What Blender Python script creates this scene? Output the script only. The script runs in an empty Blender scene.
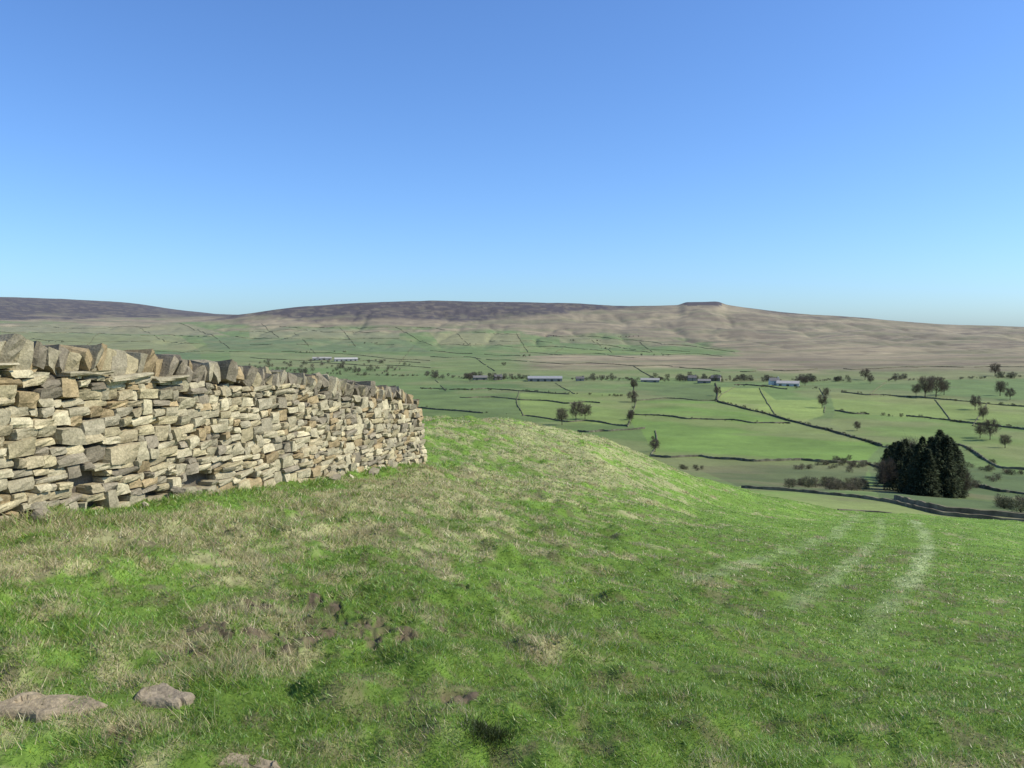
import bpy, math, numpy as np, random, bmesh
from mathutils import Vector, Euler
rng=np.random.default_rng(7); random.seed(7)
F=804.; P=math.radians(3.84); SP,CP=math.sin(P),math.cos(P)
scene=bpy.context.scene
def ray(u,v):
    u=np.asarray(u,float); v=np.asarray(v,float)
    a=(u-512)/F; b=(384-v)/F
    dx=a; dy=CP+b*SP; dz=-SP+b*CP
    return np.arctan2(dx,dy), dz/np.hypot(dx,dy)
def proj(x,y,z):
    d=y*CP-z*SP
    d=np.where(d<0.05,0.05,d)
    return 512+F*x/d, 384-F*(y*SP+z*CP)/d
# ---------- noise ----------
TB=rng.random((512,512))
def vn(x,y,s=0):
    x=np.asarray(x,float)+s*37.37; y=np.asarray(y,float)+s*91.73
    xi=np.floor(x).astype(int); yi=np.floor(y).astype(int)
    fx=x-xi; fy=y-yi; fx=fx*fx*(3-2*fx); fy=fy*fy*(3-2*fy)
    a=TB[xi&511,yi&511]; b=TB[(xi+1)&511,yi&511]; c=TB[xi&511,(yi+1)&511]; d=TB[(xi+1)&511,(yi+1)&511]
    return (a*(1-fx)+b*fx)*(1-fy)+(c*(1-fx)+d*fx)*fy
def fbm(x,y,s=0,o=4):
    t=0;a=.5;n=0
    for i in range(o):
        t=t+a*vn(x*2**i,y*2**i,s+i*3.1); n+=a; a*=.5
    return t/n
def ss(a,b,x):
    t=np.clip((x-a)/(b-a),0,1); return t*t*(3-2*t)
# ---------- terrain profile ----------
def pchip(x,y,q):
    h=np.diff(x); d=np.diff(y)/h; m=np.zeros_like(y)
    m[0]=d[0]; m[-1]=d[-1]
    s=d[:-1]*d[1:]>0
    w1=2*h[1:]+h[:-1]; w2=h[1:]+2*h[:-1]
    with np.errstate(divide='ignore',invalid='ignore'):
        mm=(w1+w2)/(w1/d[:-1]+w2/d[1:])
    m[1:-1]=np.where(s,mm,0)
    i=np.clip(np.searchsorted(x,q)-1,0,len(x)-2); t=np.clip((q-x[i])/h[i],0,1)
    return (1+2*t)*(1-t)**2*y[i]+t*(1-t)**2*h[i]*m[i]+t*t*(3-2*t)*y[i+1]+t*t*(t-1)*h[i]*m[i+1]
NU=[-300,0,200,425,500,600,700,760,850,1024,1300]
K=[
([3.4,3.2,3,2.95,2.9,2.9,3.1,3.1,3.3,3.6,4],[-1.45,-1.5,-1.55,-1.6,-1.63,-1.65,-1.67,-1.68,-1.7,-1.7,-1.7]),
([6]*11,[-1.3,-1.41,-1.6,-1.8,-1.95,-2.1,-2.2,-2.25,-2.3,-2.25,-2.2]),
([8,7.4,9.3,12,12,12,12,12,12,12,12],[-1.45,-1.47,-1.69,-2.2,-2.54,-2.84,-3.1,-3.15,-3.2,-3.2,-3.1]),
([15,15,15,15,20,20,20,20,22,25,25],[-2,-2.1,-2.2,-2.4,-2.9,-3.5,-4.4,-4.65,-5.1,-5.8,-6]),
([30,30,30,25,28,30,36,46,50,60,70],[-4,-4,-4,-2.64,-3.1,-4.07,-6.4,-9.05,-10.56,-12.3,-14.5]),
([45,45,45,33,37,40,47,58,62,75,85],[-8,-8,-8,-5,-6,-7.2,-10.2,-13,-14.3,-17.5,-20.5]),
([90,90,90,90,90,90,90,90,95,110,115],[-18,-18,-18,-18,-18,-19,-20,-21.3,-22,-25.5,-27]),
]
SKN=[(-300,320),(0,319),(100,319),(180,319),(230,316),(245,314),(300,307),(360,303),(430,301),(500,302),(560,303),(620,306),(676,305),(688,302),(716,302),(728,305.5),(745,308),(790,313),(850,317),(900,321),(960,325),(1024,327),(1300,335)]
SKF=[(-300,297),(0,298),(60,300),(120,303),(180,311),(215,315),(245,318),(300,323),(1300,340)]
cols=sorted(set(NU+[a for a,_ in SKN]+[a for a,_ in SKF]))
LR=np.linspace(math.log(.3),math.log(9000),1500)
thc=[];prof=[]
for u in cols:
    r=[.3,1.5];z=[-1.6,-1.6]
    for rr,zz in K:
        r.append(np.interp(u,NU,rr)); z.append(np.interp(u,NU,zz))
    for a,b in [(165,-32.5),(220,-41),(300,-54),(400,-64),(500,-70),(700,-75),(1200,-75),(1800,-66),(2500,-45)]:
        r.append(a);z.append(b)
    th,s1=ray(u,np.interp(u,*zip(*SKN))); _,s2=ray(u,np.interp(u,*zip(*SKF)))
    zr=s1*4200; r+= [3300,4200,6500,9000]; z+=[-45+.38*(zr+45),zr,s2*6500,-100]
    thc.append(float(th)); prof.append(pchip(np.log(r),np.array(z,float),LR))
def side(nodes):
    r,z=zip(*nodes); return pchip(np.log(r),np.array(z,float),LR)
back=side([(.3,-1.6),(1.5,-1.6),(3,-1.55),(10,-1.0),(50,3),(500,60),(3000,120),(9000,60)])
lft=side([(.3,-1.6),(1.5,-1.6),(3,-1.5),(10,-1.3),(50,-3),(500,-20),(3000,60),(9000,60)])
rgt=side([(.3,-1.6),(1.5,-1.6),(3,-1.65),(10,-2.2),(50,-9),(500,-60),(3000,-20),(9000,60)])
thc=[-math.pi,-1.6]+thc+[1.6,math.pi]; prof=[back,lft]+prof+[rgt,back]
thc=np.array(thc); prof=np.array(prof)
TH=np.concatenate([np.linspace(-math.pi,-.9,60)[:-1],np.linspace(-.9,.9,1300),np.linspace(.9,math.pi,60)[1:]])
G=np.zeros((len(TH),len(LR)))
for j in range(len(LR)): G[:,j]=pchip(thc,prof[:,j],TH)
def base(x,y):
    r=np.hypot(x,y); th=np.arctan2(x,y); lr=np.log(np.maximum(r,.3))
    fi=np.interp(th,TH,np.arange(len(TH))); fj=np.interp(lr,LR,np.arange(len(LR)))
    i=np.minimum(fi.astype(int),len(TH)-2); j=np.minimum(fj.astype(int),len(LR)-2); a=fi-i;b=fj-j
    return (G[i,j]*(1-b)+G[i,j+1]*b)*(1-a)+(G[i+1,j]*(1-b)+G[i+1,j+1]*b)*a
def rawpix(u,v,rmin=100):
    th,s=ray(u,v); rr=np.exp(np.linspace(math.log(rmin),math.log(8800),3000))
    x=np.sin(th)*rr;y=np.cos(th)*rr
    k=np.argmax(base(x,y)>=s*rr)
    return x[k],y[k]
MUD=[(300,632,.32),(325,638,.28),(255,612,.24),(395,640,.24),(205,655,.22),(470,708,.22),(420,612,.2),(560,690,.16),(310,603,.24),(345,612,.22),(300,515,.25),(240,640,.24),(380,600,.24),(450,630,.2),(190,630,.2),(130,740,.2),(270,650,.2),(480,600,.2),(360,625,.24),(285,615,.24)]
MUDW=[(*rawpix(u,v,1.8),s) for u,v,s in MUD]
def mudmask(x,y):
    m=np.zeros_like(x)
    for a,b,s in MUDW:
        d=np.hypot(x-a,y-b)/s; m=np.maximum(m,1-ss(.25,1.15,d))
    return m*ss(.46,.55,fbm(x*13,y*13,4,3))
def polyd(x,y,pts):
    d=np.full(x.shape,1e9)
    for (a,b),(c,e) in zip(pts[:-1],pts[1:]):
        vx,vy=c-a,e-b; t=np.clip(((x-a)*vx+(y-b)*vy)/(vx*vx+vy*vy),0,1)
        d=np.minimum(d,np.hypot(x-a-t*vx,y-b-t*vy))
    return d
def wpts(l,rmin): return [tuple(map(float,rawpix(u,v,rmin))) for u,v in l]
TR1=wpts([(912,524),(924,533),(929,546),(920,570),(904,590),(882,612),(862,640),(848,665)],1.8)
TR2=wpts([(858,516),(845,527),(820,540),(780,553),(740,566),(690,580)],1.8)
TR3=wpts([(880,520),(882,533),(865,552),(830,580),(790,610)],1.8)
W0=np.array([-5.5,.5]); WD=np.array([.2549,.967]); WN=np.array([.967,-.2549]); WL=14.4
def H(x,y):
    x=np.asarray(x,float);y=np.asarray(y,float)
    z=base(x,y); r=np.hypot(x,y)
    near=1-ss(40,90,r); lf=1-ss(-1,4,x-.12*y)
    z=z+near*((fbm(x*1.6,y*1.6,1,3)-.5)*(.08+.06*lf)+(fbm(x*8,y*8,2,3)-.5)*(.03+.025*lf)*(1-ss(12,25,r)))
    z=z+near*lf*ss(.52,.8,fbm(x*3,y*3,12,2))*.06
    z=z+ss(7,18,r)*(1-ss(60,120,r))*(fbm(x*.3,y*.3,5,3)-.5)*.45
    z=z+near*mudmask(x,y)*((fbm(x*18,y*18,9,2)-.66)*.10)
    z=z+ss(100,250,r)*(fbm(x*.02,y*.02,6,4)-.5)*3.2*(1-.3*ss(1000,2000,r))
    z=z+ss(1500,2600,r)*(fbm(x*.004,y*.004,7,5)-.5)*24*(1-.7*ss(3600,4200,r))
    g=1-abs(2*fbm(x*.006,y*.0018,8,4)-1)
    z=z-ss(1900,2800,r)*(1-ss(3500,4100,r))*g**4*10
    return z
def pix(u,v,rmin=100):
    th,s=ray(u,v); rr=np.exp(np.linspace(math.log(rmin),math.log(8800),3000))
    x=np.sin(th)*rr;y=np.cos(th)*rr; hz=H(x,y)
    ok=hz>=s*rr
    k=np.argmax(ok) if ok.any() else np.argmin(s*rr-hz)
    return float(x[k]),float(y[k]),float(hz[k])
# ---------- mesh helper ----------
def mk(name,V,Fc,col=None,mat=None,smooth=False,parent=None,link=True):
    V=np.asarray(V,np.float32);Fc=np.asarray(Fc,np.int32);k=Fc.shape[1]
    me=bpy.data.meshes.new(name); me.vertices.add(len(V)); me.vertices.foreach_set('co',V.ravel())
    me.loops.add(Fc.size); me.loops.foreach_set('vertex_index',Fc.ravel())
    me.polygons.add(len(Fc)); me.polygons.foreach_set('loop_start',np.arange(len(Fc),dtype=np.int32)*k)
    me.polygons.foreach_set('use_smooth',np.full(len(Fc),smooth))
    me.update(calc_edges=True)
    if col is not None:
        a=me.color_attributes.new('col','FLOAT_COLOR','POINT')
        c=np.ones((len(V),4),np.float32); c[:,:3]=col; a.data.foreach_set('color',c.ravel())
    if mat: me.materials.append(mat)
    if not link: return me
    ob=bpy.data.objects.new(name,me); scene.collection.objects.link(ob)
    if parent: ob.parent=parent
    return ob
# ---------- materials ----------
def newmat(n):
    m=bpy.data.materials.new(n); m.use_nodes=True; nt=m.node_tree; nt.nodes.clear()
    return m,nt,nt.nodes.new('ShaderNodeOutputMaterial')
def colmat(name,scales=((4,.35),),bump=None,rough=.95,transl=0,spec=.15):
    m,nt,out=newmat(name); N=nt.nodes;L=nt.links
    at=N.new('ShaderNodeAttribute'); at.attribute_name='col'; cur=at.outputs['Color']
    geo=N.new('ShaderNodeNewGeometry')
    for sc,am in scales:
        no=N.new('ShaderNodeTexNoise'); no.inputs['Scale'].default_value=sc; no.inputs['Detail'].default_value=5
        no.inputs['Roughness'].default_value=.65
        L.new(geo.outputs['Position'],no.inputs['Vector'])
        mr=N.new('ShaderNodeMapRange'); mr.inputs['From Min'].default_value=.3; mr.inputs['From Max'].default_value=.7
        mr.inputs['To Min'].default_value=1-am; mr.inputs['To Max'].default_value=1+am
        L.new(no.outputs['Fac'],mr.inputs['Value'])
        mx=N.new('ShaderNodeVectorMath'); mx.operation='SCALE'
        L.new(cur,mx.inputs[0]); L.new(mr.outputs['Result'],mx.inputs['Scale']); cur=mx.outputs['Vector']
    d=N.new('ShaderNodeBsdfPrincipled'); d.inputs['Roughness'].default_value=rough
    d.inputs['Specular IOR Level'].default_value=spec
    L.new(cur,d.inputs['Base Color'])
    if bump:
        no=N.new('ShaderNodeTexNoise'); no.inputs['Scale'].default_value=bump[0]; no.inputs['Detail'].default_value=6
        L.new(geo.outputs['Position'],no.inputs['Vector'])
        b=N.new('ShaderNodeBump'); b.inputs['Strength'].default_value=bump[1]; b.inputs['Distance'].default_value=bump[2]
        L.new(no.outputs['Fac'],b.inputs['Height']); L.new(b.outputs['Normal'],d.inputs['Normal'])
    sh=d.outputs[0]
    if transl:
        t=N.new('ShaderNodeBsdfTranslucent'); L.new(cur,t.inputs['Color'])
        ms=N.new('ShaderNodeMixShader'); ms.inputs[0].default_value=transl
        L.new(sh,ms.inputs[1]);L.new(t.outputs[0],ms.inputs[2]); sh=ms.outputs[0]
    L.new(sh,out.inputs['Surface']); return m
M_ground=colmat('ground_mat',((.03,.12),(.25,.10),(.9,.14),(14,.3)),bump=(30,.5,.02))
M_grass=colmat('grass_mat',(),transl=.45,rough=.36,spec=.4)
M_stone=colmat('stone_mat',((9,.25),(60,.3)),bump=(45,.7,.012))
M_tree=colmat('bare_tree_mat',((.6,.2),),transl=.15)
M_con=colmat('conifer_mat',((.8,.3),),transl=.15)
M_wall=colmat('field_wall_mat',((.7,.4),))
M_bld=colmat('building_mat',((.4,.15),))
# ---------- colours ----------
GR=np.array([.185,.298,.046]); ST=np.array([.56,.485,.265]); SO=np.array([.13,.098,.06])
def walldist(x,y):
    s=(x-W0[0])*WD[0]+(y-W0[1])*WD[1]; n=(x-W0[0])*WN[0]+(y-W0[1])*WN[1]
    return np.where((s>-3)&(s<WL+1.5),n,9+0*n)
def strawmask(x,y):
    r=np.hypot(x,y)
    d=walldist(x,y)
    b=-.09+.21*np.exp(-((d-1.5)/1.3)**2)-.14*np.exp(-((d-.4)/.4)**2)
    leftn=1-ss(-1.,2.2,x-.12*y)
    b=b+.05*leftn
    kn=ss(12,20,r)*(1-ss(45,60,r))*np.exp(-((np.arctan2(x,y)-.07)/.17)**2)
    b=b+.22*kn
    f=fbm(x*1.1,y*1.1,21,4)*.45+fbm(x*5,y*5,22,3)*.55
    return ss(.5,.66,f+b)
TCOL=np.array([.38,.43,.20])
def trackmix(c,x,y):
    q=ss(.35,.6,fbm(x*2,y*2,37,3)); n_=fbm(x*3,y*3,36,3)-.5; r_=np.hypot(x,y)
    for T,w,a in ((TR1,.09,.72),(TR2,.10,.5),(TR3,.08,.42)):
        d=polyd(x,y,T); w=w*(1+.026*r_); t=((1-ss(w*.3,w*1.7,d+w*1.2*n_))*a*(.4+.6*q))*ss(5.5,9,r_)
        t=t[:,None]; c=c*(1-t)+TCOL*t
    return c
def nearcol(x,y):
    r=np.hypot(x,y)
    s=strawmask(x,y)[:,None]; g=fbm(x*.6,y*.6,31,4)[:,None]; q=fbm(x*3,y*3,33,3)[:,None]
    c=GR*(.78+.4*g)*(.8+.36*q)
    c=c*(.68+.18*ss(8,20,r)[:,None])
    c=c*(1-.65*s)+ST*.72*.65*s
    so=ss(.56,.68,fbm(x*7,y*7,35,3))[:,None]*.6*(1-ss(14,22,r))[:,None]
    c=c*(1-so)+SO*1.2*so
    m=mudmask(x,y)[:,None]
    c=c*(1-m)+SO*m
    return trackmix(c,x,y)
def inpoly(u,v,pl):
    ins=np.zeros(u.shape,bool); n=len(pl)
    for i in range(n):
        x1,y1=pl[i];x2,y2=pl[(i+1)%n]
        if y1==y2: continue
        ins^=((y1>v)!=(y2>v))&(u<(x2-x1)*(v-y1)/(y2-y1)+x1)
    return ins
FIELDS=[
([(635,400),(715,402),(880,446),(866,462),(650,457),(630,420)],(.145,.22,.042)),
([(720,387),(820,390),(824,415),(800,423),(716,402)],(.215,.27,.065)),
([(830,392),(1100,408),(1100,430),(920,418),(835,412)],(.19,.24,.06)),
([(835,412),(920,418),(1100,430),(1100,475),(1000,468),(960,446),(880,446),(830,424)],(.145,.20,.048)),
([(380,386),(520,390),(520,415),(400,408)],(.125,.17,.048)),
([(520,390),(632,394),(628,425),(560,422),(520,415)],(.175,.225,.055)),
([(632,384),(716,385),(716,402),(634,398)],(.115,.155,.045)),
([(400,408),(560,422),(640,428),(655,455),(600,470),(400,440)],(.12,.17,.043)),
([(650,457),(866,462),(864,466),(800,468),(690,468),(655,464)],(.13,.17,.047)),
([(690,466),(870,464),(860,490),(800,492),(742,488)],(.105,.125,.044)),
([(740,486),(890,500),(940,514),(940,530),(700,520)],(.19,.265,.06)),
([(866,462),(1000,468),(1024,475),(1100,500),(1100,530),(880,500)],(.10,.135,.043)),
([(430,333),(520,333),(520,345),(440,345)],(.22,.215,.09)),
([(520,346),(640,352),(720,355),(520,352)],(.17,.22,.06)),
([(560,336),(640,341),(700,347),(560,343)],(.19,.19,.08)),
([(0,332),(180,336),(200,350),(0,350)],(.19,.20,.075)),
([(200,336),(400,338),(430,352),(210,350)],(.12,.16,.055)),
([(230,352),(430,356),(430,370),(230,366)],(.165,.195,.065)),
([(0,352),(200,352),(200,372),(0,372)],(.12,.165,.055)),
([(0,323),(190,324),(230,336),(0,332)],(.21,.20,.095)),
([(250,327),(400,330),(400,338),(250,338)],(.20,.20,.09)),
([(430,358),(720,372),(720,379),(430,372)],(.15,.19,.055)),
([(720,372),(1100,366),(1100,378),(720,382)],(.16,.18,.06)),
([(735,386),(820,389),(818,400),(776,400),(760,388)],(.14,.20,.05)),
([(440,380),(560,383),(570,394),(440,392)],(.10,.15,.04)),
]
TAN=np.array([.27,.215,.118]); HEA=np.array([.056,.040,.033])
def farcol(x,y,z):
    u,v=proj(x,y,z); r=np.hypot(x,y); n=fbm(x*.006,y*.006,41,5); n2=fbm(x*.03,y*.03,42,4)
    n3=fbm(x*.004,y*.02,45,4)
    c=np.tile(np.array([.13,.18,.05]),(len(x),1))*(.75+.5*n2)[:,None]
    for pl,cc in FIELDS:
        m=inpoly(u,v,pl); c[m]=np.array(cc)*(.75+.5*n2[m])[:,None]
    yl=ss(.48,.7,fbm(x*.012,y*.012,47,4))[:,None]*.45
    c=c*(1-yl)+np.array([.22,.205,.085])*yl
    vb=np.interp(u,[-300,0,150,250,350,450,560,640,700,735,760],[320,322,323,325,328,331,335,340,344,352,371])
    t=ss(-4,3,vb+(n-.5)*18-v)
    lo=ss(500,550,u+(n2-.5)*40)*ss(354,357,v+(n-.5)*4)*(1-ss(367,372,v+(n-.5)*5))
    rr=ss(715,745,u+(n-.5)*50)*(1-ss(366,371,v+(n-.5)*6))
    t=np.maximum(np.maximum(t,lo),rr)*ss(1300,1500,r)
    tan=TAN*(.6+.75*n)[:,None]*(.8+.4*n2)[:,None]
    gp=ss(.46,.64,n3)[:,None]*.6
    tan=tan*(1-gp)+np.array([.155,.15,.062])*gp
    dk=ss(.53,.66,fbm(x*.009,y*.02,48,4))[:,None]*.55
    tan=tan*(1-dk)+np.array([.13,.095,.055])*dk
    c=c*(1-t[:,None])+tan*t[:,None]
    hb=np.interp(u,[-300,235,250,300,400,500,560,600,640,670,735,760,900,1024],[318,317,313,318,321,320,315,310,305,303,303,312,319,326])
    h=ss(-2,2.0,hb+(n-.5)*13-v)*ss(3000,3300,r)*(.6+.4*ss(.38,.5,n2))
    cr=ss(3700,3900,r)*((u>684)&(u<722)&(v<305.5)); h=np.maximum(h,cr)
    c=c*(1-h[:,None])+HEA*h[:,None]
    ro=ss(.6,.72,fbm(x*.02,y*.02,44,4))*ss(100,150,r)*(1-ss(320,420,r))
    c=c*(1-ro[:,None]*.6)+np.array([.17,.15,.07])*ro[:,None]*.6
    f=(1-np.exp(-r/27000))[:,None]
    return c*(1-f)+np.array([.32,.35,.40])*f  # aerial haze painted into the vertex colours, stronger with distance
# ---------- ground ----------
tcol=np.concatenate([np.linspace(-math.pi,-.66,60)[:-1],np.linspace(-.66,.66,780),np.linspace(.66,math.pi,60)[1:-1]])
rrow=np.exp(np.concatenate([np.linspace(math.log(.3),math.log(2.2),16)[:-1],np.linspace(math.log(2.2),math.log(75),470)[:-1],np.linspace(math.log(75),math.log(9000),540)]))
A,R=np.meshgrid(tcol,rrow,indexing='ij'); X=(np.sin(A)*R).ravel();Y=(np.cos(A)*R).ravel(); Z=H(X,Y)
nt_,nr=len(tcol),len(rrow)
r=np.hypot(X,Y); C=np.zeros((len(X),3)); nm=r<110; fm=r>55
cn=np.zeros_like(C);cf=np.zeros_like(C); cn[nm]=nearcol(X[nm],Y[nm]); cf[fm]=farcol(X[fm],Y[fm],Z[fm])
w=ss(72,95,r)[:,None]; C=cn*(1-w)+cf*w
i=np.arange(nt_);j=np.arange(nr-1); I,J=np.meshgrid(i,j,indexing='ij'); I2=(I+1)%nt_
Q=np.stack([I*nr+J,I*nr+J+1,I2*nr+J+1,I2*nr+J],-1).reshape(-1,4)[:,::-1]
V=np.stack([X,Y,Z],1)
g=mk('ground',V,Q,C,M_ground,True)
capi=i*nr; cv=np.vstack([[[0,0,-1.6]],V[capi]])
capf=np.stack([np.zeros(nt_,int),1+(i+1)%nt_,1+i],1)
mk('ground_centre',cv,capf,np.vstack([[GR],C[capi]]),M_ground,True,parent=g)
# ---------- grass ----------
NB=1050000
th=rng.uniform(-.68,.68,NB); rr=np.exp(rng.uniform(math.log(2.3),math.log(60),NB))
x=np.sin(th)*rr;y=np.cos(th)*rr
dens=fbm(x*4,y*4,51,3); mm=mudmask(x,y); wd=walldist(x,y)
keep=(rng.random(NB)<ss(.2,.5,dens)*.8+.2)&(rng.random(NB)>mm*.9)&(wd>.3)
x=x[keep];y=y[keep];rr=rr[keep];wd=wd[keep];n=len(x)
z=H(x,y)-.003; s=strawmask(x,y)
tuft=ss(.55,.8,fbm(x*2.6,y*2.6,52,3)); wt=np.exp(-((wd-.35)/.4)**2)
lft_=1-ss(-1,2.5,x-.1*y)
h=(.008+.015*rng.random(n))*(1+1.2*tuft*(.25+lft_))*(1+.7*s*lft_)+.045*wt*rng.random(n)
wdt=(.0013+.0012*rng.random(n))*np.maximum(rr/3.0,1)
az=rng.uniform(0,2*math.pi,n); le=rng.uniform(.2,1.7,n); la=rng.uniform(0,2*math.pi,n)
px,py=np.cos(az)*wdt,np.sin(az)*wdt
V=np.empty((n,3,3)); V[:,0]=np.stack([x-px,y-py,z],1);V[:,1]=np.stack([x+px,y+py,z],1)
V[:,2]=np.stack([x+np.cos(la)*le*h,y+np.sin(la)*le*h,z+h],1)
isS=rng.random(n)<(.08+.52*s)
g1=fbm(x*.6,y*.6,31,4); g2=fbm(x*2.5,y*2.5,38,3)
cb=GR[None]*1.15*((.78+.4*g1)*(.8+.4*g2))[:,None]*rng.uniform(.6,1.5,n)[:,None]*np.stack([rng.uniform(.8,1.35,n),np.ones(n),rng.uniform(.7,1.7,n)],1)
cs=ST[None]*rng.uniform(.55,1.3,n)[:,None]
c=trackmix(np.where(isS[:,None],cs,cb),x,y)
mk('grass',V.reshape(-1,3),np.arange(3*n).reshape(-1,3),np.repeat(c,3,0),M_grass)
def tufts(name,cent,nb,hr,spread,colf,wd_=.0016):
    Vs=[];Cs=[]
    for (tx,ty,sc) in cent:
        m_=int(nb*sc); bx=tx+rng.normal(0,spread*sc,m_); by=ty+rng.normal(0,spread*sc,m_); bz_=H(bx,by)-.004
        hh=rng.uniform(hr[0],hr[1],m_)*sc; la=rng.uniform(0,6.28,m_); le=rng.uniform(.2,1.3,m_); az=rng.uniform(0,6.28,m_); ww=wd_*max(math.hypot(tx,ty)/3,1)
        v=np.empty((m_,3,3)); v[:,0]=np.stack([bx-np.cos(az)*ww,by-np.sin(az)*ww,bz_],1); v[:,1]=np.stack([bx+np.cos(az)*ww,by+np.sin(az)*ww,bz_],1)
        v[:,2]=np.stack([bx+np.cos(la)*le*hh,by+np.sin(la)*le*hh,bz_+hh],1); Vs.append(v.reshape(-1,3)); Cs.append(np.repeat(colf(m_),3,0))
    V_=np.vstack(Vs); mk(name,V_,np.arange(len(V_)).reshape(-1,3),np.vstack(Cs),M_grass)
cent=[]
nC=3400
tt=rng.uniform(-.66,.5,nC); qq=np.exp(rng.uniform(math.log(3),math.log(34),nC)); cx,cy=np.sin(tt)*qq,np.cos(tt)*qq
ok=(walldist(cx,cy)>.45)&(rng.random(nC)<strawmask(cx,cy)*.75+.01)
for a,b in zip(cx[ok],cy[ok]): cent.append((a,b,rng.uniform(.45,1.1)))
tufts('dry_grass_tufts',cent,60,(.03,.08),.07,lambda m_: ST[None]*rng.uniform(.65,1.35,m_)[:,None])
cent2=[]
tt=rng.uniform(-.66,.66,800); qq=np.exp(rng.uniform(math.log(2.6),math.log(22),800)); cx,cy=np.sin(tt)*qq,np.cos(tt)*qq
ok=(walldist(cx,cy)>.4)&(fbm(cx*.8,cy*.8,77,3)>.48)
for a,b in zip(cx[ok],cy[ok]): cent2.append((a,b,rng.uniform(.4,.9)))
tufts('green_grass_tufts',cent2,60,(.02,.042),.06,lambda m_: GR[None]*rng.uniform(.8,1.4,m_)[:,None])
wx_,wy_=rawpix(487,752,1.8)
tufts('weed_clump',[(wx_,wy_,1),(wx_+.04,wy_+.03,.8),(wx_-.02,wy_+.05,.6)],300,(.03,.075),.04,lambda m_: np.array([[.06,.08,.022]])*rng.uniform(.6,1.3,m_)[:,None],.002)
# ---------- stones ----------
bm=bmesh.new(); bmesh.ops.create_cube(bm,size=2); bmesh.ops.subdivide_edges(bm,edges=bm.edges[:],cuts=2,use_grid_fill=True)
SV=np.array([v.co[:] for v in bm.verts]); SF=np.array([[v.index for v in f.verts] for f in bm.faces]); bm.free()
n8=(np.abs(SV)**7).sum(1)**(1/7.); SVr=SV/n8[:,None]
SVr=SVr*.6+SV*.4
PAL=np.array([[.44,.37,.215],[.38,.33,.21],[.48,.415,.26],[.37,.28,.15],[.26,.22,.15],[.42,.35,.21],[.44,.38,.24],[.34,.295,.195]])
class Stones:
    def __init__(s): s.V=[];s.C=[]
    def add(s,c,ax,size,jit=.12,rot=.05,pal=None,dim=1.):
        cj=rng.uniform(-jit,jit,(2,2,2,3)); v=SVr.copy(); w=(SV+1)/2
        o=np.zeros_like(v)
        for a in (0,1):
            for b in (0,1):
                for d in (0,1):
                    wt=(w[:,0] if a else 1-w[:,0])*(w[:,1] if b else 1-w[:,1])*(w[:,2] if d else 1-w[:,2])
                    o+=wt[:,None]*cj[a,b,d]
        v=v+o+rng.normal(0,.04,v.shape)
        v=v*np.array(size)/2
        Rm=np.array(Euler(rng.normal(0,rot,3)).to_matrix()); v=v@Rm.T
        s.V.append(v@np.array(ax)+np.array(c))
        k=rng.integers(len(PAL)) if pal is None else pal
        col=PAL[k]*rng.uniform(.72,1.15)*dim
        s.C.append(np.tile(col,(len(v),1)))
    def build(s,name,mat=M_stone):
        n=len(s.V);k=len(SV); return mk(name,np.vstack(s.V),(SF[None]+(np.arange(n)*k)[:,None,None]).reshape(-1,4),np.vstack(s.C),mat)
ws=np.linspace(-1,WL+1,60); wx=W0[0]+WD[0]*ws+WN[0]*.3; wy=W0[1]+WD[1]*ws+WN[1]*.3
wz=np.convolve(np.pad(H(wx,wy),4,mode='edge'),np.ones(9)/9,'valid')
def bz(s): return float(np.interp(s,ws,wz))
def tot(s): return float(np.interp(s,[0,6,9,13.6,WL],[1.37,1.34,1.36,1.27,1.16]))
AX=np.array([[WD[0],WD[1],0],[WN[0],WN[1],0],[0,0,1.]])
st=Stones()
def wp(s,n,h): return (W0[0]+WD[0]*s+WN[0]*n, W0[1]+WD[1]*s+WN[1]*n, bz(s)+h)
HOLES=[(6.5,.30,.13,.07),(7.95,.2,.17,.08)]
for sgn in (1,-1):
    h=-.12; occ=[]
    while h<1.3:
        ch=rng.uniform(.045,.1)*(1.2 if h<.25 else 1); s=rng.uniform(-.2,0); nocc=[]
        while s<WL-.02:
            ln=rng.choice([rng.uniform(.08,.15),rng.uniform(.14,.25),rng.uniform(.25,.38)],p=[.35,.48,.17])
            hit=[o for o in occ if o[0]<=s+.01<o[1]]
            if hit: s=hit[0][1]; continue
            nx=[o[0] for o in occ if o[0]>s]
            if nx and s+ln>min(nx)-.05: ln=min(nx)-s
            if s+ln>WL-.08: ln=WL-s
            if ln<.03: s+=ln; continue
            sc=s+ln/2; top=tot(sc)-.17
            wav=.05*(float(vn(sc*.9,3.3+sgn))-.5)*2+ .035*(float(vn(sc*3.1,h*2))-.5)
            hh=ch*rng.uniform(.92,1.05)
            if rng.random()<.18 and ln>.1: hh=ch+rng.uniform(.045,.075); nocc.append((s,s+ln))
            if h+hh*.6<top and not (sgn==1 and any(abs(sc-a)<c_ and abs(h+hh/2-b)<d_ for a,b,c_,d_ in HOLES)):
                half=.31-.075*max(h,0); dp=.24
                off=half-dp/2+rng.uniform(-.02,.02)
                g_=.008
                st.add(wp(sc,sgn*off,h+hh/2+wav),AX,(max(ln-g_,.03)*1.05,dp,(hh-g_*.8)*1.07),jit=.2,rot=.05,dim=.92 if h>.95 else 1)
            s+=ln
        occ=nocc; h+=ch
s=0
while s<8.0:
    ln=rng.uniform(.25,.6); 
    if rng.random()<.6: st.add(wp(s+ln/2,.02,tot(s)-.175),AX,(ln*.98,rng.uniform(.50,.56),.045),jit=.15,rot=.03,pal=1)
    s+=ln
s=0.0
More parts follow.
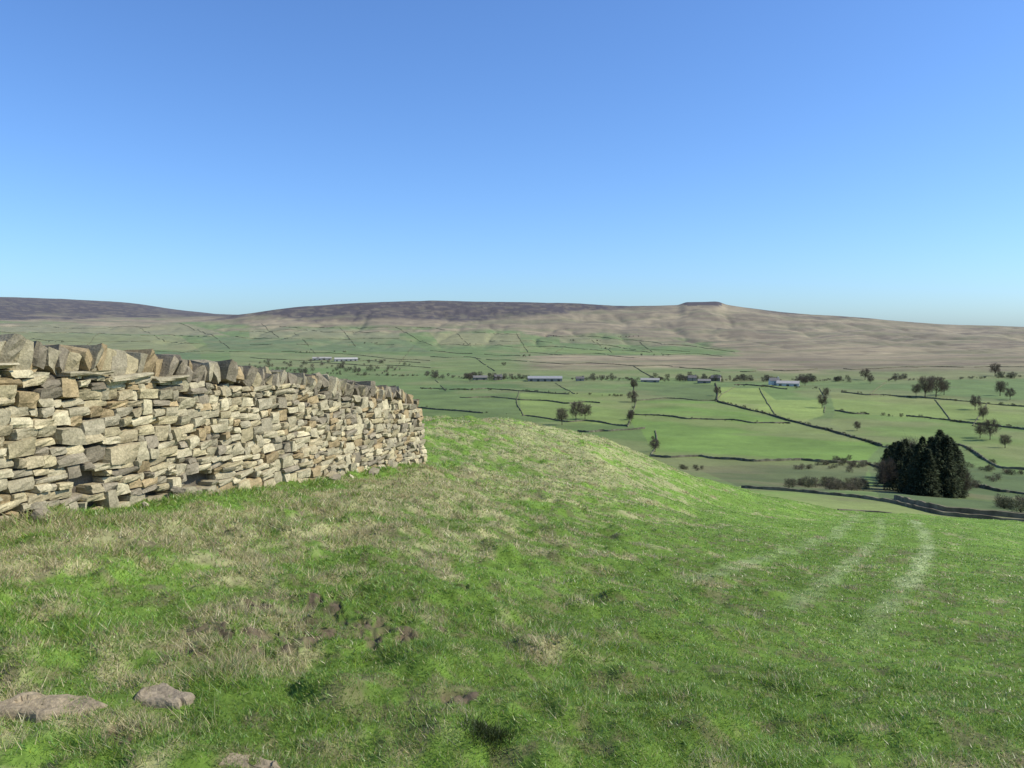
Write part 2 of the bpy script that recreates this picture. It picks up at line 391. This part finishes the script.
while s<WL-.05:
    big=s<7.9
    t=rng.uniform(.06,.14) if big else rng.uniform(.05,.12); hh=rng.uniform(.19,.28) if big else rng.uniform(.16,.26)
    lean=rng.uniform(.15,.75) if rng.random()<.85 else -rng.uniform(0,.4)
    if s>WL-.5: hh*=.6
    ca,sa=math.cos(lean),math.sin(lean); a0=AX[0]*ca-AX[2]*sa; a2=AX[0]*sa+AX[2]*ca
    st.add(wp(s+t/2,rng.uniform(-.03,.03),tot(s)-.17+hh*.36*ca+.02),np.array([a0,AX[1],a2]),(t*1.1,rng.uniform(.34,.46),hh),jit=.26,rot=.12,pal=rng.choice([0,1,3,4,4,7]),dim=.85)
    s+=t*rng.uniform(.95,1.2)
for k in range(18):
    s=rng.uniform(5,WL); nn=.36+rng.uniform(0,.22)
    xx,yy,_=wp(s,nn,0); a=rng.uniform(.05,.12)
    st.add((xx,yy,float(H(xx,yy))+a*.12),AX,(a*1.4,a,a*.6),jit=.25,rot=.4)
wall=st.build('dry_stone_wall')
cs=np.linspace(.05,WL-.12,60); Vc=[];Cc=[]
for s in cs:
    for nn,hh in ((-.15,-.2),(-.12,tot(s)-.2),(.12,tot(s)-.2),(.15,-.2)): Vc.append(wp(s,nn,hh)); Cc.append((.13,.11,.08))
fc=[]
for a in range(59):
    for b in range(4): fc.append((a*4+b,a*4+(b+1)%4,a*4+4+(b+1)%4,a*4+4+b))
fc+= [(0,1,2,3),(236,239,238,237)]
mk('hearting',Vc,fc,Cc,M_stone,parent=wall)
def rock(u,v,w,d,hh,col,seed,rot=0):
    x0,y0=rawpix(u,v,1.8); n_=48; m_=18; Vr=[];Fr=[]
    zb=float(H(x0,y0))
    for a in range(m_+1):
        q=a/m_
        for b in range(n_):
            an=2*math.pi*b/n_; cx,cy=math.cos(an),math.sin(an)
            rad=(1+1.0*(float(fbm(2+1.5*cx,2+1.5*cy,seed,4))-.5))*max(q,.02)/((abs(cx)**3+abs(cy)**3)**(1/3))
            xx=cx*rad*w/2; yy=cy*rad*d/2
            X_=x0+xx*math.cos(rot)-yy*math.sin(rot);Y_=y0+xx*math.sin(rot)+yy*math.cos(rot)
            st_=.014*round(float(vn(X_*6,Y_*9,seed))*2)
            Vr.append((X_,Y_,float(base(X_,Y_))*.6+zb*.4+(hh+st_)*(1-q**12*2.4)+.03*(float(fbm(X_*14,Y_*14,seed,4))-.5)))
    for a in range(m_):
        for b in range(n_): Fr.append((a*n_+b,a*n_+(b+1)%n_,(a+1)*n_+(b+1)%n_,(a+1)*n_+b)[::-1])
    return mk('flat_rock',Vr,Fr,np.tile(col,(len(Vr),1)),M_stone,False)
rock(42,710,.46,.22,.026,(.29,.23,.145),61,.1)
rock(166,704,.25,.16,.018,(.26,.21,.14),64,-.2)
rock(235,772,.34,.1,.016,(.29,.23,.145),63,0)
# ---------- field walls ----------
def resample(pl,step=3.):
    o=[]
    for (a,b),(c,d) in zip(pl[:-1],pl[1:]):
        n_=max(int(math.hypot(c-a,d-b)/step),1)
        for k in range(n_): o.append((a+(c-a)*k/n_,b+(d-b)*k/n_))
    o.append(pl[-1]); return o
def field_wall(pl,h=1.3,w=.7,col=(.13,.12,.10),name='field_wall',gap=0,jit=0):
    sd=rng.uniform(0,90)
    pts=np.array([pix(u+jit*.6*(float(fbm(v*.06,sd,8,3))-.5),v+jit*(float(fbm(u*.03,sd,3,3))-.5)) for u,v in resample(pl)])
    ps=pts.copy()
    for a in range(1,len(pts)-1): ps[a,:2]=(pts[a-1,:2]+pts[a,:2]+pts[a+1,:2])/3
    dist=np.r_[0,np.cumsum(np.hypot(*np.diff(ps[:,:2],axis=0).T))]
    L_=dist[-1]; nn=int(min(max(L_/1.6,4),600)); q=np.linspace(0,L_,nn)
    x=np.interp(q,dist,ps[:,0]);y=np.interp(q,dist,ps[:,1]); z=H(x,y)
    tx=np.gradient(x);ty=np.gradient(y);l=np.hypot(tx,ty)+1e-9; nx,ny=-ty/l,tx/l
    top=h*(1+rng.uniform(-.2,.2,nn))*(.65+.6*vn(q*.05,sd,2)); Vv=[]
    for o,t in ((-.55,None),(-.35,1),(.35,1),(.55,None)):
        Vv.append(np.stack([x+nx*o*w,y+ny*o*w,z+(top if t else -.6)],1))
    Vv=np.stack(Vv,1).reshape(-1,3); Ff=[]
    for a in range(nn-1):
        if gap and vn(q[a]*.02,sd,5)<gap: continue
        for b in range(3): Ff.append((a*4+b,a*4+b+1,a*4+5+b,a*4+4+b))
    Ff+=[(0,1,2,3),((nn-1)*4+3,(nn-1)*4+2,(nn-1)*4+1,(nn-1)*4)]
    c=np.repeat(np.array(col)[None]*rng.uniform(.6,1.35,(nn,1)),4,0)
    mk(name,Vv,Ff,c,M_wall)
near=[[(742,488),(800,492),(860,498),(893,503),(940,515),(1040,526)],[(895,499),(940,511),(1040,520)]]
for p in near: field_wall(p,.9,.55,(.19,.16,.10))
field_wall([(838,512),(860,512),(892,515)],.45,.45,(.14,.12,.08))
mid=[[(420,389),(520,391),(632,397)],[(632,415),(700,419),(790,424)],[(578,431),(645,429)],
[(650,456),(740,460),(866,463)],[(830,391),(900,397),(1040,408)],[(835,412),(920,418),(1040,430)],[(882,447),(960,446),(1000,467),(1040,472)],
[(634,399),(716,401)],[(400,405),(520,416),(628,426)],[(866,463),(900,475),(1040,497)],[(735,386),(820,389)],[(460,396),(600,404)]]
for p in mid: field_wall(p,1.2,.9,(.15,.14,.09),gap=.15,jit=6)
vert=[[(820,388),(827,399),(824,412)],[(520,391),(516,403),(524,416)],[(716,402),(722,393),(735,386)],[(655,430),(657,443),(650,456)],[(632,381),(636,400),(628,426)],[(935,400),(950,420)],[(988,404),(972,425)],[(434,380),(446,392)],[(556,383),(575,394)],[(760,386),(768,402),(775,414)],[(885,382),(868,395)]]
for p in vert: field_wall(p,.8,.8,(.17,.165,.09),gap=.2,jit=6)
field_wall([(715,384),(719,395),(716,402),(760,413),(820,428),(882,447)],1.5,1.2,(.11,.10,.065),jit=4)
far=[[(0,331),(120,334),(250,339),(400,338)],[(180,323),(215,336),(232,352)],[(200,351),(330,353),(430,361)],[(395,326),(432,345)],[(440,346),(560,347),(640,352),(722,356)],
[(470,332),(600,338),(700,346),(735,353)],[(490,341),(600,345),(690,352)],[(520,352),(640,356)],[(516,334),(528,352)],[(590,338),(612,352)],[(430,352),(520,357)],[(415,345),(396,372)],[(0,352),(200,351)],[(100,334),(80,352)],[(295,334),(314,353)],[(0,326),(150,328)],[(430,356),(720,370)],
[(740,372),(900,368),(1030,366)],[(250,345),(400,345)],[(475,358),(495,372)],[(634,366),(655,378)],[(300,362),(430,368)],[(30,341),(200,343)],[(140,328),(165,343)],[(565,347),(552,356)],[(240,331),(380,332)],[(250,357),(420,363)],[(262,324),(280,338)],[(340,326),(356,345)],[(455,332),(470,346)],[(280,327),(450,330)],[(640,342),(655,353)]]
for p in far: field_wall(p,1.15,1.0,(.14,.135,.08),gap=.25,jit=6)
# ---------- vegetation ----------
def tube(V_,F_,p0,p1,r0,r1):
    p0=np.array(p0);p1=np.array(p1);d=p1-p0;d=d/(np.linalg.norm(d)+1e-9)
    a=np.cross(d,[.3,.9,.2]);a/=np.linalg.norm(a)+1e-9;b=np.cross(d,a);k=len(V_)
    for p,r_ in ((p0,r0),(p1,r1)):
        for t in range(4):
            an=t*math.pi/2; V_.append(p+(a*math.cos(an)+b*math.sin(an))*r_)
    for t in range(4): F_.append((k+t,k+(t+1)%4,k+4+(t+1)%4,k+4+t))
def bare_tree(seed,Hh,twigs=1800,tw=.07,depth=4,col=(.13,.105,.075)):
    rs=random.Random(seed); Vt=[];Ft=[]
    lobes=[]
    bole=np.array([0,0,.17*Hh]); tube(Vt,Ft,(0,0,-.5),bole,Hh*.024,Hh*.018)
    lead=np.array([rs.uniform(-.04,.04)*Hh,rs.uniform(-.04,.04)*Hh,.6*Hh]); tube(Vt,Ft,bole,lead,Hh*.017,Hh*.007)
    for k in range(18):
        zz=.30+.55*(k+.5)/18; an=k*2.4+rs.uniform(-.4,.4)
        env=math.sqrt(max(0,1-((zz-.55)/.42)**2)); rad=Hh*.27*env*rs.uniform(.45,1.)
        c=np.array([math.cos(an)*rad,math.sin(an)*rad,zz*Hh]); lr=Hh*rs.uniform(.11,.17); lobes.append((c,lr))
        st_=bole+(lead-bole)*rs.uniform(0,.8); st_[2]=min(st_[2],c[2]-.04*Hh); md=st_*.45+c*.55+np.array([0,0,-.03*Hh]); tube(Vt,Ft,st_,md,Hh*.009,Hh*.006); tube(Vt,Ft,md,c,Hh*.006,Hh*.003)
        if depth>3:
            for q in range(6):
                e=c+np.array([rs.gauss(0,1),rs.gauss(0,1),rs.gauss(0.3,1)])*lr*.7; tube(Vt,Ft,md*.4+c*.6,e,Hh*.003,Hh*.0015)
    Vt=np.array(Vt);Ft=np.array(Ft)
    rg=np.random.default_rng(seed); ti=rg.integers(len(lobes),size=twigs)
    lc=np.array([lobes[a][0] for a in ti]); lr=np.array([lobes[a][1] for a in ti])
    o=rg.normal(0,1,(twigs,3)); o/=np.linalg.norm(o,axis=1)[:,None]; rad=rg.random(twigs)**.55
    c=lc+o*(rad*lr)[:,None]
    d=(c-np.array([0,0,.3*Hh])); d/=np.linalg.norm(d,axis=1)[:,None]; d=d+rg.normal(0,.45,(twigs,3)); d[:,2]+=.15; ln=Hh*rg.uniform(.05,.11,twigs)[:,None]
    d=d/np.linalg.norm(d,axis=1)[:,None]; sd=np.cross(d,rg.normal(0,1,(twigs,3))); sd/=np.linalg.norm(sd,axis=1)[:,None]
    T=np.stack([c-sd*tw/2,c+sd*tw/2,c+d*ln+sd*tw/3,c+d*ln-sd*tw/3],1).reshape(-1,3)
    F2=np.arange(4*twigs).reshape(-1,4)+len(Vt)
    V_=np.vstack([Vt,T]); sc=Hh/V_[:,2].max(); V_=V_*sc
    C_=np.array(col)[None]*np.r_[np.full(len(Vt),.8),np.repeat(rg.uniform(.6,1.5,twigs),4)][:,None]
    return V_,np.vstack([Ft,F2]),C_
vm=[mk('bare_tree_mesh',*bare_tree(s_,10,2300,.06),mat=M_tree,link=False) for s_ in (1,2,3,4,5)]
def put(me,name,u,v,hpx=None,h0=10,wid=1.):
    x,y,z=pix(u,v); R_=math.hypot(x,y); sc=hpx*R_/F/h0
    ob=bpy.data.objects.new(name,me); scene.collection.objects.link(ob); ob.location=(x,y,z-.2); ob.scale=(sc*wid,sc*wid,sc); ob.rotation_euler=(0,0,rng.uniform(0,6.28)); return ob
TREES=[(562,425,19),(576,421,22),(585,419,17),(630,420,12),(632,402,13),(634,390,12),(655,452,14),(822,408,14),(826,398,12),(717,396,11),(925,398,21),(936,397,20),(944,395,14),(916,396,13),(975,410,15),(983,420,13),(990,440,20),(980,438,14),(1000,396,16),(1010,400,12),(1005,448,13),(945,447,12),(995,376,12),(470,382,11),(865,380,12),(857,431,10),(870,384,9),(805,386,10)]
for k,(u,v,hp) in enumerate(TREES): put(vm[k%5],'bare_tree',u,v,hp,10,rng.uniform(.95,1.3))
def joined(name,items,mat,col=(.125,.108,.078),tw=.12,sink=.2):
    Vs=[];Fs=[];Cs=[];o=0
    small=[bare_tree(s_,10,620,tw,3,col) for s_ in (11,12,13,14,15)]
    for (x,y,z,h_,w_) in items:
        v_,f_,c_=small[rng.integers(5)]; a=rng.uniform(0,6.28); Rm=np.array([[math.cos(a),-math.sin(a),0],[math.sin(a),math.cos(a),0],[0,0,1]])
        q=(v_*np.array([h_*w_/10,h_*w_/10,h_/10]))@Rm.T+np.array([x,y,z-sink*h_]); Vs.append(q);Fs.append(f_+o);Cs.append(c_*rng.uniform(.7,1.3)*np.array([1,rng.uniform(.95,1.25),1]));o+=len(v_)
    mk(name,np.vstack(Vs),np.vstack(Fs),np.vstack(Cs),mat)
items=[]
def tl(u): return float(np.interp(u,[230,400,520,700,860,1080],[372,376,379,380,381,376]))
for cu,n_,sp in [(265,12,14),(300,14,12),(345,12,14),(385,10,10),(440,12,10),(474,14,8),(495,16,9),(520,9,6),(590,10,8),(612,8,6),(660,12,8),(688,24,10),(712,26,9),(738,16,9),(765,12,7),(808,18,9),(835,8,8),(900,10,10),(1010,12,10)]:
    for k in range(n_):
        u=cu+rng.normal(0,sp*.65); v=tl(u)+rng.normal(0,1.2)-(6 if cu<420 else 0)*rng.random()
        x,y,z=pix(u,v); items.append((x,y,z,rng.uniform(5,12),rng.uniform(1,1.5)))
for k in range(190):
    u=rng.uniform(230,1060); x,y,z=pix(u,tl(u)+rng.normal(0,.5)); items.append((x,y,z,rng.uniform(2,4.5),rng.uniform(1.5,2.6)))
for k in range(50):
    u=rng.normal(335,45); v=rng.uniform(360,371); x,y,z=pix(u,v); items.append((x,y,z,rng.uniform(5,10),rng.uniform(1.2,1.8)))
for k in range(14):
    u=rng.uniform(40,700); v=rng.uniform(336,358); x,y,z=pix(u,v)
    for q in range(4): items.append((x+rng.normal(0,14),y+rng.normal(0,10),z,rng.uniform(4,8),1.3))
joined('distant_trees',items,M_tree,sink=.18)
def along(pl,n_,h0,h1,sp=1.):
    o=[]
    p=resample(pl,1.)
    for k in range(n_):
        u,v=p[rng.integers(len(p))]; x,y,z=pix(u+rng.normal(0,sp),v+rng.normal(0,sp*.3)); o.append((x,y,z,rng.uniform(h0,h1),rng.uniform(1.2,2)))
    return o
joined('hedgerow',along([(715,400),(760,412),(820,428),(880,446)],64,1.2,3.0)+along([(632,383),(636,400),(628,425)],26,2,6)+along([(655,430),(652,456)],7,1.5,3.5)+along([(835,412),(920,418),(1030,430)],34,1,4)+along([(420,389),(520,391),(632,397)],36,1,4)+along([(882,447),(960,446),(1000,467)],26,1,4)+along([(830,391),(900,397),(1040,408)],30,1,4.5)+along([(632,415),(700,419),(790,424)],14,1,2)+along([(400,405),(520,416),(628,426)],14,1,2.5)+along([(735,386),(820,389)],14,1.5,5),M_tree,(.10,.09,.055),sink=.25)
joined('scrub',along([(800,470),(850,462),(862,472)],26,2,4,5)+along([(790,486),(835,488),(870,488)],44,2,5,6)+along([(835,462),(870,466)],14,2,4,3)+along([(970,468),(1030,476)],16,2,4,3)+along([(680,468),(700,470)],8,1.5,3,3)+along([(1000,508),(1030,512)],8,2,5,3)+along([(960,490),(1000,480)],12,2,4,5),M_tree,(.13,.11,.07),.12,sink=.25)
def conifer(seed,Hh=14,n_=3200):
    rg=np.random.default_rng(seed); Vt=[];Ft=[]; tube(Vt,Ft,(0,0,-.5),(0,0,Hh*.95),.22,.04)
    Vt=np.array(Vt);Ft=np.array(Ft)
    q=rg.random(n_)**1.15; zz=Hh*(.03+.96*q); an=rg.uniform(0,2*math.pi,n_)
    lob=.6+.8*vn(an*1.6+seed,zz*.7,seed)
    Rr=(Hh*.19*(1-q**1.5)**.8+.1)*lob; rad=Rr*np.sqrt(rg.uniform(.15,1,n_))
    c=np.stack([np.cos(an)*rad,np.sin(an)*rad,zz-.25*rad],1)
    out=np.stack([np.cos(an),np.sin(an),-.2+rg.normal(0,.4,n_)],1)
    sd=np.stack([-np.sin(an),np.cos(an),rg.normal(0,.5,n_)],1); l=rg.uniform(.3,.75,n_)[:,None]; w_=rg.uniform(.1,.26,n_)[:,None]
    T=np.stack([c-sd*w_,c+out*l*.4-sd*w_*.3,c+out*l,c+sd*w_],1).reshape(-1,3)
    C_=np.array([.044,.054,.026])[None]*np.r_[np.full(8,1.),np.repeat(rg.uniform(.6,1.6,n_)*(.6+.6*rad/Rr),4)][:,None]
    return mk('conifer_mesh',np.vstack([Vt,T]),np.vstack([Ft,np.arange(4*n_).reshape(-1,4)+8]),C_,M_con,link=False)
cm=[conifer(s_) for s_ in (1,2,3,4)]
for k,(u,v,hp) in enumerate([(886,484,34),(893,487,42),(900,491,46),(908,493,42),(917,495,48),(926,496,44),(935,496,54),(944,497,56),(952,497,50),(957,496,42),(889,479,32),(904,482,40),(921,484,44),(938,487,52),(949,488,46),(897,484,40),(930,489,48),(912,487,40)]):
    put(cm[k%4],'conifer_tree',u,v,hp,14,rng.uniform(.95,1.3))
for (u,v,hp) in [(884,490,34),(962,497,28),(908,480,46)]: put(vm[int(u)%5],'bare_tree',u,v,hp,10,.9)
# ---------- buildings ----------
def box(name,par,x0,x1,y0,y1,z0,z1,col):
    V_=[(x0,y0,z0),(x1,y0,z0),(x1,y1,z0),(x0,y1,z0),(x0,y0,z1),(x1,y0,z1),(x1,y1,z1),(x0,y1,z1)]
    F_=[(0,3,2,1),(4,5,6,7),(0,1,5,4),(1,2,6,5),(2,3,7,6),(3,0,4,7)]
    return mk(name,V_,F_,np.tile(col,(8,1)),M_bld,parent=par)
def building(name,u,v,wpx,hpx,wc,rc,rot=0,house=False):
    x,y,z=pix(u,v); R_=math.hypot(x,y); W=wpx*R_/F; T_=hpx*R_/F; D=min(W*.6,18); e=T_*.6
    E=bpy.data.objects.new(name,None); scene.collection.objects.link(E); E.location=(x,y,z-.3); E.rotation_euler=(0,0,-math.atan2(x,y)+rot)
    a,b=W/2,D/2
    V_=[(-a,-b,-1),(a,-b,-1),(a,b,-1),(-a,b,-1),(-a,-b,e),(a,-b,e),(a,b,e),(-a,b,e),(-a,0,T_),(a,0,T_)]
    mk('walls',V_,[(0,1,5,4),(2,3,7,6)],np.tile(wc,(10,1)),M_bld,parent=E)
    mk('gables',V_,[(1,2,6,5),(3,0,4,7)],np.tile(wc,(10,1)),M_bld,parent=E)
    mk('gable_tops',V_,[(5,6,9),(7,4,8)],np.tile(wc,(10,1)),M_bld,parent=E)
    o=.5; t=.25
    R2=[(-a-o,-b-o,e-.15),(a+o,-b-o,e-.15),(a+o,0,T_+.05),(-a-o,0,T_+.05),(-a-o,b+o,e-.15),(a+o,b+o,e-.15)]
    R2+= [(p[0],p[1],p[2]+t) for p in R2]
    mk('roof',R2,[(6,7,8,9),(9,8,11,10),(0,3,2,1),(3,4,5,2),(0,1,7,6),(4,10,11,5)],np.tile(rc,(12,1)),M_bld,parent=E)
    nd=max(int(W/9),1)
    for k in range(nd):
        cx=-a+(k+.5)*W/nd
        if house:
            for zz in (.18,.58): box('window',E,cx-.6,cx+.6,-b-.06,-b+.02,e*zz,e*zz+1.3,(.03,.03,.04))
        else: box('door',E,cx-1.8,cx+1.8,-b-.06,-b+.02,-.9,e*.72,(.09,.09,.085))
    if house: box('chimney',E,a-1.6,a-.4,-.6,.6,T_-1,T_+1.6,wc)
B=[('farm_barn',322,360,18,3,(.34,.32,.27),(.34,.32,.28),0,0),('farm_barn',346,361,22,3.4,(.46,.43,.37),(.42,.40,.35),.05,0),
('farm_barn',545,381,34,5,(.30,.28,.24),(.28,.28,.27),0,0),('farm_barn',480,380,14,4.5,(.24,.21,.17),(.18,.17,.15),.1,0),('farm_house',498,380,8,5.5,(.32,.28,.22),(.14,.13,.12),.2,1),
('farm_barn',650,382,18,4,(.30,.27,.22),(.29,.28,.25),0,0),('farm_barn',788,386,20,5,(.56,.54,.48),(.35,.33,.30),-.05,0),('farm_house',774,385,9,7,(.70,.67,.60),(.17,.16,.15),.3,1),
('farm_house',692,381,8,5.5,(.32,.28,.22),(.14,.13,.12),.2,1),('farm_house',716,381,9,5.5,(.34,.30,.24),(.15,.14,.13),-.2,1),('farm_barn',704,383,12,4,(.26,.24,.2),(.2,.19,.17),.1,0),('farm_house',580,381,8,4.5,(.3,.27,.22),(.14,.13,.12),.1,1)]
for b_ in B: building(*b_)
# ---------- light ----------
EL,AZ=math.radians(43),math.radians(94)
w=bpy.data.worlds.new('World'); scene.world=w; w.use_nodes=True; nt=w.node_tree; bg=nt.nodes['Background']
sk=nt.nodes.new('ShaderNodeTexSky'); sk.sky_type='NISHITA'; sk.sun_disc=False; sk.sun_elevation=EL; sk.sun_rotation=AZ
sk.air_density=1.0; sk.dust_density=.8; sk.ozone_density=1.8; sk.altitude=250
tn=nt.nodes.new('ShaderNodeVectorMath'); tn.operation='MULTIPLY'; tn.inputs[1].default_value=(.74,1.06,1.52)
nt.links.new(sk.outputs[0],tn.inputs[0]); nt.links.new(tn.outputs[0],bg.inputs[0]); bg.inputs[1].default_value=.125
ld=bpy.data.lights.new('sun','SUN'); ld.energy=5.0; ld.angle=math.radians(.5); ld.color=(1,.945,.82)
lo_=bpy.data.objects.new('sun',ld); scene.collection.objects.link(lo_)
d=Vector((math.sin(AZ)*math.cos(EL),math.cos(AZ)*math.cos(EL),math.sin(EL))); lo_.rotation_euler=(-d).to_track_quat('-Z','Y').to_euler()
cd=bpy.data.cameras.new('camera'); cd.sensor_width=36; cd.lens=36*F/1024; cd.clip_start=.05; cd.clip_end=30000
cam=bpy.data.objects.new('camera',cd); scene.collection.objects.link(cam); cam.rotation_euler=(math.pi/2-P,0,0); scene.camera=cam
scene.view_settings.view_transform='Standard'; scene.view_settings.look='None'; scene.view_settings.exposure=0
